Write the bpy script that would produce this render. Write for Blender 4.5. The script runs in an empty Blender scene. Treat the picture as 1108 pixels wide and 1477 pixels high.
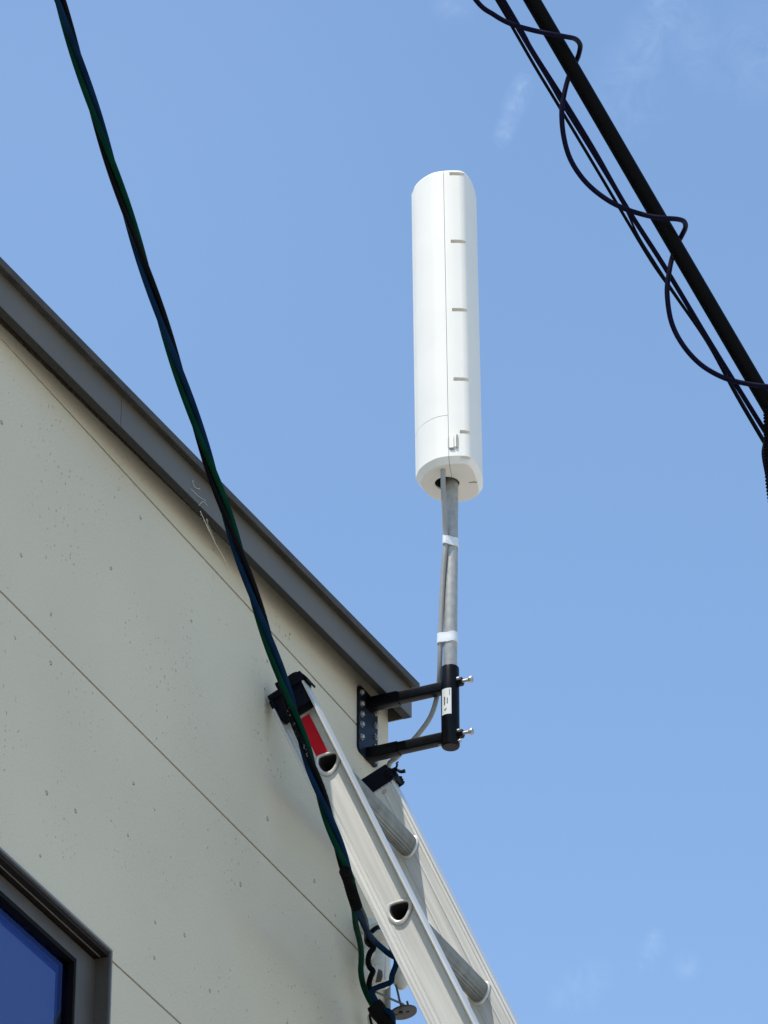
import bpy, bmesh, math, random
from mathutils import Vector as V, Matrix, noise as mnoise
random.seed(7)
R = math.radians
sc = bpy.context.scene
COL = sc.collection

# ------------------------------------------------------------------ camera frame (photo is 1108 x 1477)
PITCH, FPX, AZ = 0.559581, 7217.0, 0.423637
CAM = V((3.30677, -7.35200, 1.5))
FW = V((-math.sin(AZ)*math.cos(PITCH), math.cos(AZ)*math.cos(PITCH), math.sin(PITCH)))
RT = V((math.cos(AZ), math.sin(AZ), 0))
UP = RT.cross(FW)
def ray(x, y): return FW + RT*((x-554)/FPX) - UP*((y-738.5)/FPX)
def on(x, y, ax, val):                      # point on the world plane axis = val
    d = ray(x, y); return CAM + d*((val-CAM[ax])/d[ax])
def far(x, y, dist): return CAM + ray(x, y).normalized()*dist

# ------------------------------------------------------------------ object helpers
def tag(o, label=None, cat=None, group=None, kind=None):
    if label: o['label'] = label
    if cat: o['category'] = cat
    if group: o['group'] = group
    if kind: o['kind'] = kind
    return o
def empty(name, loc, label, cat, group=None):
    o = bpy.data.objects.new(name, None); COL.objects.link(o); o.location = loc
    o.empty_display_size = .05
    return tag(o, label, cat, group)
def link(name, bm, mat, parent=None, angle=35, fix=True):
    if fix: bmesh.ops.recalc_face_normals(bm, faces=bm.faces)
    me = bpy.data.meshes.new(name); bm.to_mesh(me); bm.free()
    for p in me.polygons: p.use_smooth = True
    me.set_sharp_from_angle(angle=R(angle))
    o = bpy.data.objects.new(name, me); COL.objects.link(o)
    for m in (mat if isinstance(mat, (list, tuple)) else [mat]): me.materials.append(m)
    if parent is not None:
        o.parent = parent
        off = parent.location.copy(); p = parent.parent
        while p is not None: off = off + p.location; p = p.parent
        me.transform(Matrix.Translation(-off))
    return o
def box(bm, lo, hi, bev=0, M=None):
    lo, hi = V(lo), V(hi); c = (lo+hi)/2; s = hi-lo
    T = Matrix.Translation(c) @ Matrix.Diagonal((s.x, s.y, s.z, 1))
    if M is not None: T = M @ T
    r = bmesh.ops.create_cube(bm, size=1, matrix=T)
    if bev:
        es = list({e for v in r['verts'] for e in v.link_edges})
        bmesh.ops.bevel(bm, geom=es, offset=bev, segments=2, affect='EDGES', profile=.5)
def frame(origin, ex, ey, ez):
    m = Matrix((ex, ey, ez)).transposed().to_4x4(); m.translation = origin; return m
def zframe(a, b):
    ez = (b-a).normalized(); h = V((0,0,1)) if abs(ez.z) < .9 else V((1,0,0))
    ex = h.cross(ez).normalized(); return frame(a, ex, ez.cross(ex), ez)
def prism(bm, prof, z0, z1, M=None, mat=0):
    M = M or Matrix()
    a = [bm.verts.new(M @ V((x, y, z0))) for x, y in prof]; b = [bm.verts.new(M @ V((x, y, z1))) for x, y in prof]
    n = len(prof); fs = [bm.faces.new(a[::-1]), bm.faces.new(b)]
    for i in range(n): fs.append(bm.faces.new((a[i], a[(i+1)%n], b[(i+1)%n], b[i])))
    for f in fs: f.material_index = mat
    return fs
def loft(bm, rings, cap=True):
    vs = [[bm.verts.new(p) for p in r] for r in rings]; n = len(vs[0])
    for a, b in zip(vs, vs[1:]):
        for i in range(n): bm.faces.new((a[i], a[(i+1)%n], b[(i+1)%n], b[i]))
    if cap: bm.faces.new(vs[0][::-1]); bm.faces.new(vs[-1])
def cyl(bm, a, b, r, n=20, r2=None, bev=0):
    a, b = V(a), V(b); M = zframe(a, b); L = (b-a).length; r2 = r if r2 is None else r2
    prof = [(0, r), (L, r2)]
    if bev: prof = [(0, r-bev), (bev*.6, r-bev*.25), (bev*1.2, r), (L-bev*1.2, r2), (L-bev*.6, r2-bev*.25), (L, r2-bev)]
    loft(bm, [[M @ V((rr*math.cos(2*math.pi*k/n), rr*math.sin(2*math.pi*k/n), z)) for k in range(n)] for z, rr in prof])
def hexn(bm, a, b, r):
    cyl(bm, a, b, r, 6, bev=r*.12)
def lathe(bm, a, b, prof, n=28):           # prof: (fraction along a-b, radius)
    a, b = V(a), V(b); M = zframe(a, b); L = (b-a).length
    loft(bm, [[M @ V((max(r, 1e-4)*math.cos(2*math.pi*k/n), max(r, 1e-4)*math.sin(2*math.pi*k/n), t*L)) for k in range(n)] for t, r in prof])
def smooth(pts, k=8, closed=False):
    out = []; n = len(pts)
    for i in range(n if closed else n-1):
        if closed: p0, p1, p2, p3 = pts[i-1], pts[i], pts[(i+1)%n], pts[(i+2)%n]
        else: p0, p1, p2, p3 = pts[max(i-1, 0)], pts[i], pts[i+1], pts[min(i+2, n-1)]
        for j in range(k):
            t = j/k
            out.append(.5*((2*p1)+(p2-p0)*t+(2*p0-5*p1+4*p2-p3)*t*t+(3*p1-p0-3*p2+p3)*t**3))
    if not closed: out.append(pts[-1])
    return out
def tube(bm, path, r, n=10):
    rings = []; prev = None
    for i, p in enumerate(path):
        t = (path[min(i+1, len(path)-1)]-path[max(i-1, 0)]).normalized()
        if prev is None:
            h = V((0,0,1)) if abs(t.z) < .9 else V((1,0,0)); ex = h.cross(t).normalized()
        else: ex = (prev-t*prev.dot(t)).normalized()
        prev = ex; ey = t.cross(ex); rr = r(i/(len(path)-1)) if callable(r) else r
        rings.append([p+(ex*math.cos(2*math.pi*k/n)+ey*math.sin(2*math.pi*k/n))*rr for k in range(n)])
    loft(bm, rings)
def cut(o, bm, flat=False):                            # boolean difference, baked into the mesh
    bmesh.ops.recalc_face_normals(bm, faces=bm.faces)
    me = bpy.data.meshes.new('cutter'); bm.to_mesh(me); bm.free()
    c = bpy.data.objects.new('cutter', me); COL.objects.link(c)
    c.matrix_world = Matrix.Identity(4)
    md = o.modifiers.new('cut', 'BOOLEAN'); md.object = c; md.operation = 'DIFFERENCE'; md.solver = 'EXACT'
    bpy.context.view_layer.update()
    dg = bpy.context.evaluated_depsgraph_get(); new = bpy.data.meshes.new_from_object(o.evaluated_get(dg))
    o.modifiers.clear(); old = o.data; o.data = new
    bpy.data.objects.remove(c); bpy.data.meshes.remove(me)
    for p in new.polygons: p.use_smooth = not flat
    if not flat: new.set_sharp_from_angle(angle=R(30))
    return o

# ------------------------------------------------------------------ materials
def mat(name, col, rough=.5, metal=0, var=.06, scale=30, bump=0, bscale=200, spec=.5, stretch=None, lean=0):
    m = bpy.data.materials.new(name); m.use_nodes = True; nt = m.node_tree; N = nt.nodes; L = nt.links
    b = N['Principled BSDF']; b.inputs['Roughness'].default_value = rough; b.inputs['Metallic'].default_value = metal
    b.inputs['Specular IOR Level'].default_value = spec
    tc = N.new('ShaderNodeTexCoord'); src = tc.outputs['Object']
    if lean:
        ml = N.new('ShaderNodeMapping'); ml.inputs['Rotation'].default_value = (0, lean, 0); L.new(src, ml.inputs[0]); src = ml.outputs[0]
    if stretch:
        mp = N.new('ShaderNodeMapping'); mp.inputs['Scale'].default_value = stretch; L.new(src, mp.inputs[0]); src = mp.outputs[0]
    n = N.new('ShaderNodeTexNoise'); n.inputs['Scale'].default_value = scale; n.inputs['Detail'].default_value = 6
    L.new(src, n.inputs['Vector'])
    r = N.new('ShaderNodeValToRGB'); r.color_ramp.elements[0].position = .3; r.color_ramp.elements[1].position = .7
    r.color_ramp.elements[0].color = (*[c*(1-var) for c in col], 1); r.color_ramp.elements[1].color = (*[min(1, c*(1+var)) for c in col], 1)
    L.new(n.outputs['Fac'], r.inputs[0]); L.new(r.outputs[0], b.inputs['Base Color'])
    rr = N.new('ShaderNodeMapRange'); rr.inputs['To Min'].default_value = max(.02, rough-.08); rr.inputs['To Max'].default_value = min(1, rough+.08)
    L.new(n.outputs['Fac'], rr.inputs[0]); L.new(rr.outputs[0], b.inputs['Roughness'])
    if bump:
        n2 = N.new('ShaderNodeTexNoise'); n2.inputs['Scale'].default_value = bscale; n2.inputs['Detail'].default_value = 3
        L.new(src, n2.inputs['Vector']); bp = N.new('ShaderNodeBump'); bp.inputs['Strength'].default_value = bump
        bp.inputs['Distance'].default_value = .002; L.new(n2.outputs['Fac'], bp.inputs['Height']); L.new(bp.outputs[0], b.inputs['Normal'])
    return m
MT = {}
MT['white'] = mat('white_plastic', (.70,.68,.615), .5, bump=.06, bscale=500, var=.03, scale=9)
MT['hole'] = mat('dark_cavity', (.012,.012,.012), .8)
MT['galv'] = mat('galvanised_steel', (.33,.325,.30), .5, .35, var=.14, scale=90)
MT['black'] = mat('black_powder_coat', (.0022,.0026,.0036), .32, var=.2, spec=.12, bump=.05, bscale=600)
MT['navy'] = mat('blue_black_paint', (.006,.011,.020), .45, var=.2, spec=.12)
MT['zinc'] = mat('zinc_bolt', (.42,.41,.38), .35, .8, var=.1)
MT['sticker'] = mat('white_sticker', (.60,.615,.58), .4, var=.02)
MT['print'] = mat('worn_cable_print', (.10,.10,.095), .7, var=.5, scale=400)
MT['ink'] = mat('sticker_ink', (.03,.03,.035), .6)
MT['cablegrey'] = mat('grey_cable_sheath', (.26,.255,.235), .5, var=.06)
MT['tape'] = mat('white_vinyl_tape', (.60,.62,.64), .45, var=.05, bump=.3, bscale=120)
MT['alu'] = mat('ladder_aluminium', (.565,.56,.525), .40, .42, var=.11, scale=5, bump=.10, bscale=18, stretch=(16, 16, .5), lean=.413)
MT['aluweb'] = mat('ladder_web_aluminium', (.52,.505,.465), .55, .3, var=.06, scale=18, bump=.08, bscale=90)
MT['rung'] = mat('rung_aluminium', (.17,.175,.16), .5, .35, var=.25, scale=40)
MT['cap'] = mat('black_rubber_cap', (.0025,.003,.007), .5, var=.3, spec=.08)
MT['red'] = mat('red_sticker', (.45,.009,.018), .6, var=.06, spec=.1)
MT['green'] = mat('green_cable_sheath', (.002,.026,.015), .6, var=.25, spec=.015)
MT['blue'] = mat('blue_cable_sheath', (.0035,.0165,.042), .6, var=.25, spec=.015)
MT['blk'] = mat('black_cable_sheath', (.0015,.0015,.002), .5, var=.3, spec=.06)
MT['dkblue'] = mat('dark_blue_wire_sheath', (.003,.0025,.015), .5, var=.3, spec=.06)
MT['wrap'] = mat('braided_black_wrap', (.0025,.0025,.0025), .7, var=.8, scale=300, bump=.6, bscale=400, spec=.08)
MT['ceramic'] = mat('white_porcelain', (.54,.53,.47), .3, var=.12, scale=25)
MT['steel'] = mat('weathered_steel', (.060,.058,.052), .6, .2, var=.2, scale=60)
MT['fascia'] = mat('grey_fascia_metal', (.095,.085,.067), .5, .0, var=.06, scale=6)
MT['cap_metal'] = mat('brown_grey_drip_metal', (.042,.037,.029), .6, .0, var=.3, spec=.3, scale=22)
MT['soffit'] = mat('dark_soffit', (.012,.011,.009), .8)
MT['frame'] = mat('bronze_window_metal', (.070,.061,.051), .42, .2, var=.08, scale=20)
MT['framelight'] = mat('window_metal_edge', (.15,.145,.14), .4, .3, var=.08, scale=20)
MT['eave_dark'] = mat('dark_eave_brown', (.085,.070,.047), .9, var=.5, scale=120, bump=1, bscale=300, spec=.1)  # dark brown of the added strip that darkens the wall top
MT['head'] = mat('dark_brown_head_track', (.012,.010,.008), .6, var=.3, spec=.1)  # near-black colour stands in for the shade of a deep track recess
MT['gasket'] = mat('black_gasket', (.002,.002,.0025), .6, spec=.1)
MT['roof'] = mat('roof_metal', (.12,.115,.11), .5, .1)
MT['web'] = mat('cobweb_silk', (.55,.54,.50), .7)
MT['groove'] = mat('joint_sealant', (.215,.20,.175), .85, var=.15)
MT['blind'] = mat('blue_grey_blind', (.058,.085,.135), .8, var=.03, scale=5)
MT['blindedge'] = mat('deep_blue_surround', (.001,.008,.11), .7, var=.05)

def wall_mat():
    m = bpy.data.materials.new('painted_panel'); m.use_nodes = True; nt = m.node_tree; N = nt.nodes; L = nt.links
    b = N['Principled BSDF']; b.inputs['Roughness'].default_value = .82; b.inputs['Specular IOR Level'].default_value = .25
    tc = N.new('ShaderNodeTexCoord')
    mp = N.new('ShaderNodeMapping')
    # warped coordinates so pits get ragged outlines
    sx = N.new('ShaderNodeSeparateXYZ'); L.new(tc.outputs['Object'], sx.inputs[0]); cx = N.new('ShaderNodeCombineXYZ'); L.new(sx.outputs[1], cx.inputs[0]); L.new(sx.outputs[2], cx.inputs[1])
    L.new(cx.outputs[0], mp.inputs[0])
    wn = N.new('ShaderNodeTexNoise'); wn.inputs['Scale'].default_value = 150; L.new(mp.outputs[0], wn.inputs['Vector'])
    wv = N.new('ShaderNodeVectorMath'); wv.operation = 'MULTIPLY_ADD'; L.new(wn.outputs['Color'], wv.inputs[0])
    wv.inputs[1].default_value = (.006,)*3; L.new(mp.outputs[0], wv.inputs[2])
    def pits(scale, lo, hi, r0, r1):
        vo = N.new('ShaderNodeTexVoronoi'); vo.voronoi_dimensions = '2D'; vo.inputs['Scale'].default_value = scale; L.new(wv.outputs[0], vo.inputs['Vector'])
        sp = N.new('ShaderNodeSeparateColor'); L.new(vo.outputs['Color'], sp.inputs[0])
        rad = N.new('ShaderNodeMapRange'); rad.inputs['From Min'].default_value = lo; rad.inputs['From Max'].default_value = hi
        rad.inputs['To Min'].default_value = r0; rad.inputs['To Max'].default_value = r1; L.new(sp.outputs[0], rad.inputs[0])
        dv = N.new('ShaderNodeMath'); dv.operation = 'DIVIDE'; L.new(vo.outputs['Distance'], dv.inputs[0]); L.new(rad.outputs[0], dv.inputs[1])
        mr = N.new('ShaderNodeMapRange'); mr.interpolation_type = 'SMOOTHSTEP'; mr.inputs['From Min'].default_value = .35; mr.inputs['From Max'].default_value = 1
        mr.inputs['To Min'].default_value = 1; mr.inputs['To Max'].default_value = 0; L.new(dv.outputs[0], mr.inputs[0]); return mr.outputs[0]
    p1 = pits(10, .45, 1.0, .0001, .050)
    p2 = pits(75, .66, 1.0, .0001, .17)
    # keep the fine pits in loose clusters
    cl = N.new('ShaderNodeTexNoise'); cl.inputs['Scale'].default_value = 5; L.new(mp.outputs[0], cl.inputs['Vector'])
    cr = N.new('ShaderNodeMapRange'); cr.inputs['From Min'].default_value = .46; cr.inputs['From Max'].default_value = .70; L.new(cl.outputs['Fac'], cr.inputs[0])
    pm = N.new('ShaderNodeMath'); pm.operation = 'MULTIPLY'; L.new(p2, pm.inputs[0]); L.new(cr.outputs[0], pm.inputs[1]); cr.inputs['To Max'].default_value = .6
    mx = N.new('ShaderNodeMath'); mx.operation = 'MAXIMUM'; L.new(p1, mx.inputs[0]); L.new(pm.outputs[0], mx.inputs[1])
    fine = N.new('ShaderNodeTexNoise'); fine.inputs['Scale'].default_value = 260; fine.inputs['Detail'].default_value = 4; L.new(mp.outputs[0], fine.inputs['Vector'])
    h = N.new('ShaderNodeMath'); h.operation = 'MULTIPLY_ADD'; L.new(mx.outputs[0], h.inputs[0]); h.inputs[1].default_value = -1
    fm = N.new('ShaderNodeMath'); fm.operation = 'MULTIPLY'; fm.inputs[1].default_value = .05; L.new(fine.outputs['Fac'], fm.inputs[0]); L.new(fm.outputs[0], h.inputs[2])
    bp = N.new('ShaderNodeBump'); bp.inputs['Strength'].default_value = 1; bp.inputs['Distance'].default_value = .0065
    L.new(h.outputs[0], bp.inputs['Height']); L.new(bp.outputs[0], b.inputs['Normal'])
    # colour: slow blotches and fine grain
    bn = N.new('ShaderNodeTexNoise'); bn.inputs['Scale'].default_value = 1.7; bn.inputs['Detail'].default_value = 8; L.new(mp.outputs[0], bn.inputs['Vector'])
    ra = N.new('ShaderNodeValToRGB'); ra.color_ramp.elements[0].position = .3; ra.color_ramp.elements[1].position = .7
    ra.color_ramp.elements[0].color = (.484,.449,.350,1); ra.color_ramp.elements[1].color = (.540,.502,.392,1); L.new(bn.outputs['Fac'], ra.inputs[0])
    gr = N.new('ShaderNodeMapRange'); gr.inputs['From Min'].default_value = .3; gr.inputs['From Max'].default_value = .7
    gr.inputs['To Min'].default_value = .93; gr.inputs['To Max'].default_value = 1.05; L.new(fine.outputs['Fac'], gr.inputs[0])
    mm = N.new('ShaderNodeMix'); mm.data_type = 'RGBA'; mm.blend_type = 'MULTIPLY'; mm.inputs['Factor'].default_value = 1
    L.new(ra.outputs[0], mm.inputs[6]); L.new(gr.outputs[0], mm.inputs[7])
    dk = N.new('ShaderNodeMix'); dk.data_type = 'RGBA'; L.new(mm.outputs[2], dk.inputs[6]); dk.inputs[7].default_value = (.36,.335,.27,1)
    dm = N.new('ShaderNodeMath'); dm.operation = 'MULTIPLY'; dm.inputs[1].default_value = .10; L.new(mx.outputs[0], dm.inputs[0]); L.new(dm.outputs[0], dk.inputs['Factor'])
    L.new(dk.outputs[2], b.inputs['Base Color'])
    return m
MT['wall'] = wall_mat()
def glass_mat():
    m = bpy.data.materials.new('tinted_glass'); m.use_nodes = True; nt = m.node_tree; N = nt.nodes; L = nt.links
    out = N['Material Output']; N.remove(N['Principled BSDF'])
    t = N.new('ShaderNodeBsdfTransparent'); t.inputs[0].default_value = (.90,.94,1,1)
    g = N.new('ShaderNodeBsdfGlossy'); g.inputs['Roughness'].default_value = .01; g.inputs[0].default_value = (.22,.32,.75,1)
    f = N.new('ShaderNodeFresnel'); ge = N.new('ShaderNodeNewGeometry'); io = N.new('ShaderNodeMapRange'); io.inputs['To Min'].default_value = 1.5; io.inputs['To Max'].default_value = 1/1.5; L.new(ge.outputs['Backfacing'], io.inputs[0]); L.new(io.outputs[0], f.inputs[0]); mx = N.new('ShaderNodeMixShader')
    L.new(f.outputs[0], mx.inputs[0]); L.new(t.outputs[0], mx.inputs[1]); L.new(g.outputs[0], mx.inputs[2]); L.new(mx.outputs[0], out.inputs[0]); return m
MT['glass'] = glass_mat()

# ------------------------------------------------------------------ ground
bm = bmesh.new(); bmesh.ops.create_grid(bm, x_segments=2, y_segments=2, size=400)
MT['ground'] = mat('pale_paving', (.40,.378,.335), .9, var=.12, scale=.6, bump=.3, bscale=40)
tag(link('ground', bm, MT['ground']), kind='structure')

# ------------------------------------------------------------------ house
OV, YE, DEPTH, LEN = .046, .004, 6.5, 9.0
SL = .052
house = empty('house', (0, 0, 0), 'pale grey panelled house wall with a sloping dark metal eave and a bronze window', 'house')
J1, PH, GAP = 6.012, .455, .0042
WY0, WY1, WZ0, WZ1 = -2.75, -1.0745, 3.95, 5.1145      # window opening
bm = bmesh.new()
zs = [J1-PH*k for k in range(0, 14) if J1-PH*k > .1]
edges = [6.30]+zs+[-.2]
def roofline(y): return 6.150+SL*y
def slab(y0, y1, z0, z1):
    # front panel, its top following the sloping eave where needed
    a = [(y0, z0), (y1, z0), (y1, min(z1, roofline(y1)))]
    yc = (z1-6.150)/SL
    if y0 < yc < y1: a.append((yc, z1))
    a.append((y0, min(z1, roofline(y0))))
    M = frame(V((-.07,0,0)), V((0,1,0)), V((0,0,1)), V((1,0,0)))
    prism(bm, a, 0, .07, M)
for k in range(len(edges)-1):
    z1 = edges[k]-(GAP/2 if k else 0); z0 = edges[k+1]+GAP/2
    if z0 >= roofline(-LEN): 
        # top strip: polygon clipped where the roof drops below the joint
        yc = (z0-6.150)/SL
        M = frame(V((-.07,0,0)), V((0,1,0)), V((0,0,1)), V((1,0,0)))
        prism(bm, [(yc+.02, z0), (0, z0), (0, roofline(0)), (yc+.02, roofline(yc+.02))], 0, .07, M); continue
    if z1 <= WZ0 or z0 >= WZ1: slab(-LEN, 0, z0, z1); continue
    slab(-LEN, WY0, z0, z1); slab(WY1, 0, z0, z1)
    if z1 > WZ1: slab(WY0, WY1, max(z0, WZ1), z1)
    if z0 < WZ0: slab(WY0, WY1, z0, min(z1, WZ0))
# the other three walls
box(bm, (-DEPTH, -.07, -.2), (-.075, 0, 6.05)); box(bm, (-DEPTH, -LEN, -.2), (-.075, -LEN+.07, 5.6)); box(bm, (-DEPTH, -LEN, -.2), (-DEPTH+.07, -.075, 5.6))
link('wall', bm, MT['wall'], house, fix=True)
bm = bmesh.new()                              # backing seen inside the joints
for (a, b, c, d) in ((-LEN+.1, WY0, 0, 5.60), (WY1, -.004, 0, 6.06), (WY0, WY1, 0, WZ0), (WY0, WY1, WZ1, 5.95)):
    box(bm, (-.060, a+.001, c), (-.0055, b-.001, d))
link('joint_sealant', bm, MT['groove'], house)
# eave: fascia in two lengths, return at the gable end, drip edge, soffit, roof sheet
def sloped(bm, x0, x1, y0, y1, za, zb):
    ring = lambda y: [V((x0, y, za+SL*y)), V((x1, y, za+SL*y)), V((x1, y, zb+SL*y)), V((x0, y, zb+SL*y))]
    loft(bm, [ring(y0), ring(y1)])
ZB, ZT = 6.091, 6.152
YS = on(175, 590, 0, OV).y
for y0, y1 in ((-LEN-.2, YS-.0009), (YS+.0009, YE)):
    bm = bmesh.new(); sloped(bm, OV-.003, OV, y0, y1, ZB, ZT)
    if y1 == YE:
        box(bm, (-.36, YE-.003, ZB+SL*YE+.0003), (OV-.0035, YE-.0004, ZT+SL*YE-.001))
    link('fascia', bm, MT['fascia'], house)
bm = bmesh.new(); sloped(bm, -.02, OV+.0145, -LEN-.2, YE+.004, ZT+.0004, ZT+.0105); sloped(bm, OV+.0115, OV+.0148, -LEN-.2, YE+.004, ZT-.004, ZT+.0003)
link('drip_edge', bm, MT['cap_metal'], house)
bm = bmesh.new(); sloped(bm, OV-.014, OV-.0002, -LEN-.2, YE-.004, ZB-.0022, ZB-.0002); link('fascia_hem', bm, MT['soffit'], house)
bm = bmesh.new(); lo_, hi_ = [], []; y = -3.2  # added strip, coloured dark for the grimy, shaded wall top under the eave
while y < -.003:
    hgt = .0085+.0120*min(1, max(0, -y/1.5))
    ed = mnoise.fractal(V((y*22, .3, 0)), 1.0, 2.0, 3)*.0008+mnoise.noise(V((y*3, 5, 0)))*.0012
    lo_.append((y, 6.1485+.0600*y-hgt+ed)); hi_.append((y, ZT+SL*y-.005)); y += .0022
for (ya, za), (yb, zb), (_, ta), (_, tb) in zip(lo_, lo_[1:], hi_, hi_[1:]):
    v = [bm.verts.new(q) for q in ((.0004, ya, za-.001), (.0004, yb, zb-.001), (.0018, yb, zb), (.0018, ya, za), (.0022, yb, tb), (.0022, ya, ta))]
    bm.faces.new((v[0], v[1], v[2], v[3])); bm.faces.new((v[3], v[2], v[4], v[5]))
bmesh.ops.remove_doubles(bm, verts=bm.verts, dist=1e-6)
link('eave_dark_strip', bm, MT['eave_dark'], house)
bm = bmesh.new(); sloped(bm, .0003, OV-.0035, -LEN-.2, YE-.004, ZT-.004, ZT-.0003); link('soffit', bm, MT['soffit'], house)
bm = bmesh.new(); sloped(bm, -DEPTH-.1, -.0205, -LEN-.2, YE+.004, ZT-.03, ZT+.009); link('roof', bm, MT['roof'], house)
# window
win = bpy.data.objects.new('window', None); COL.objects.link(win); win.parent = house; win.location = (0, (WY0+WY1)/2, WZ0)
def ring_frame(bm, sy0, sy1, sz0, sz1, x0, x1):
    a = (WY0+sy0, WZ0+sz0, WY1-sy0, WZ1-sz0); b = (WY0+sy1, WZ0+sz1, WY1-sy1, WZ1-sz1)
    box(bm, (x0, a[0], b[3]), (x1, a[2], a[3])); box(bm, (x0, a[0], a[1]), (x1, a[2], b[1]))
    box(bm, (x0, a[0], b[1]), (x1, b[0], b[3])); box(bm, (x0, b[2], b[1]), (x1, a[2], b[3]))
bm = bmesh.new(); ring_frame(bm, -.003, .0012, -.003, .0012, -.03, .0035)
link('frame_edge', bm, MT['framelight'], win)
bm = bmesh.new(); ring_frame(bm, .0015, .0035, .0015, .0030, -.035, .0005); ring_frame(bm, .0038, .068, .0140, .0400, -.06, -.0225)
link('frame', bm, MT['frame'], win)
bm = bmesh.new(); box(bm, (-.040, WY0+.0036, WZ1-.0100), (-.0005, WY1-.0037, WZ1-.0031)); box(bm, (-.0400, WY0+.0036, WZ1-.0137), (-.0245, WY1-.0037, WZ1-.0101))
link('head_track', bm, MT['head'], win)
bm = bmesh.new(); box(bm, (-.0130, WY0+.004, WZ1-.0118), (-.0115, WY1-.010, WZ1-.0102)); link('track_rib', bm, MT['framelight'], win)
bm = bmesh.new(); ring_frame(bm, .0683, .0735, .0403, .0470, -.06, -.0240); link('gasket', bm, MT['gasket'], win)
bm = bmesh.new(); box(bm, (-.0380, WY0+.0737, WZ0+.0473), (-.0340, WY1-.0737, WZ1-.0473)); link('pane', bm, MT['glass'], win)
bm = bmesh.new(); box(bm, (-.0680, WY0+.004, WZ0+.004), (-.0640, WY1-.004, WZ1-.004)); link('surround', bm, MT['blindedge'], win)
bm = bmesh.new(); box(bm, (-.0450, WY0+.090, WZ0+.07), (-.0425, WY1-.0985, WZ1-.0735), .0006); link('blind', bm, MT['blind'], win)

# ------------------------------------------------------------------ wall bracket
YP = -.0992
SX, SR = .1685, .0168
br = empty('wall_bracket', (0, YP, 5.96), 'black steel stand-off bracket with two arms and a clamp sleeve bolted to the wall corner', 'bracket')
def rrect(w, h, r, n=5):
    pts = []
    for cx, cy, a0 in ((w/2-r, h/2-r, 0), (-w/2+r, h/2-r, 90), (-w/2+r, -h/2+r, 180), (w/2-r, -h/2+r, 270)):
        for i in range(n+1):
            a = R(a0+90*i/n); pts.append((cx+r*math.cos(a), cy+r*math.sin(a)))
    return pts
MX = lambda x, y, z: frame(V((x, y, z)), V((0,1,0)), V((0,0,1)), V((1,0,0)))    # local z -> world +X
bm = bmesh.new(); prism(bm, rrect(.082, .138, .011), 0, .005, MX(0, YP, 6.0285)); link('back_plate', bm, MT['navy'], br)
AZs = (6.0735, 5.968)
for z in AZs:
    bm = bmesh.new()
    prism(bm, rrect(.0225, .0225, .003, 3), .0051, .066, MX(0, YP, z)); prism(bm, rrect(.0195, .0195, .0025, 3), .060, SX-SR+.004, MX(0, YP, z))
    prism(bm, [(-.011,-.011), (.011,-.011), (.011,.011), (-.011,.011)], .0052, .012, MX(0, YP, z))
    link('arm', bm, MT['black'], br)
bm = bmesh.new(); n = 40
prof = [(0, .0145), (0, SR-.002), (.0012, SR-.0006), (.003, SR), (.164, SR), (.1658, SR-.0006), (.1665, SR-.002), (.1665, SR-.0028), (.150, SR-.0028), (.150, .001)]
loft(bm, [[V((SX+r*math.cos(2*math.pi*k/n), YP+r*math.sin(2*math.pi*k/n), 5.9465+z)) for k in range(n)] for z, r in prof])
link('sleeve', bm, MT['black'], br)
for (y, zl) in ((-.1305, (6.084, 6.060, 6.038, 6.0165, 5.990)), (-.0685, (6.072, 6.046, 6.022, 6.000, 5.972))):
    for z in zl:
        b_ = bmesh.new(); cyl(b_, (.0051, y, z), (.0066, y, z), .0062, 18); hexn(b_, (.0066, y, z), (.0105, y, z), .0046)
        link('bolt', b_, MT['zinc'], br)
for z in (6.079, 5.970):
    b_ = bmesh.new(); cyl(b_, (SX+SR-.003, YP, z), (SX+SR+.0085, YP, z), .0085, 6, bev=.0008); link('welded_nut', b_, MT['black'], br)
    b_ = bmesh.new(); cyl(b_, (SX+SR+.004, YP, z), (SX+SR+.021, YP, z), .0034, 14); hexn(b_, (SX+SR+.0205, YP, z), (SX+SR+.0275, YP, z), .0062)
    cyl(b_, (SX+SR-.001, YP-.004, z+.005), (SX+SR+.004, YP-.004, z+.005), .0036, 12)
    link('clamp_bolt', b_, MT['zinc'], br)
b_ = bmesh.new(); cyl(b_, (SX-SR-.006, YP-.002, 5.9545), (SX+SR+.002, YP-.002, 5.9545), .0022, 12); hexn(b_, (SX+SR+.0005, YP-.002, 5.9545), (SX+SR+.0045, YP-.002, 5.9545), .0036)
link('cross_pin', b_, MT['zinc'], br)
# curved label on the sleeve
def onsleeve(px, z, dr): 
    return V((SX+(SR+dr)*math.cos(px), YP+(SR+dr)*math.sin(px), z))
def curved(bm, a0, a1, z0, z1, dr, th=.0003, n=8):
    rings = []
    for i in range(n+1):
        a = a0+(a1-a0)*i/n
        rings.append([onsleeve(a, z0, dr), onsleeve(a, z0, dr+th), onsleeve(a, z1, dr+th), onsleeve(a, z1, dr)])
    loft(bm, rings)
view_ang = math.atan2(CAM.y-YP, CAM.x-SX)
def sang(off): return view_ang+math.asin(max(-1, min(1, off)))       # off: -1 left edge .. 1 right edge as seen
bm = bmesh.new(); curved(bm, sang(-.86), sang(.12), 6.0075, 6.0615, .0002); st = link('label_sticker', bm, MT['sticker'], br); st['label'] = 'white label with small dark print'
bm = bmesh.new(); rnd = random.Random(3)
z = 6.027
while z < 6.0445:
    h = rnd.choice((.0011, .0015, .0018)); curved(bm, sang(-.66), sang(-.54), z, z+h, .0006, .0001, 2); z += h+.0007
z = 6.029
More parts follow.
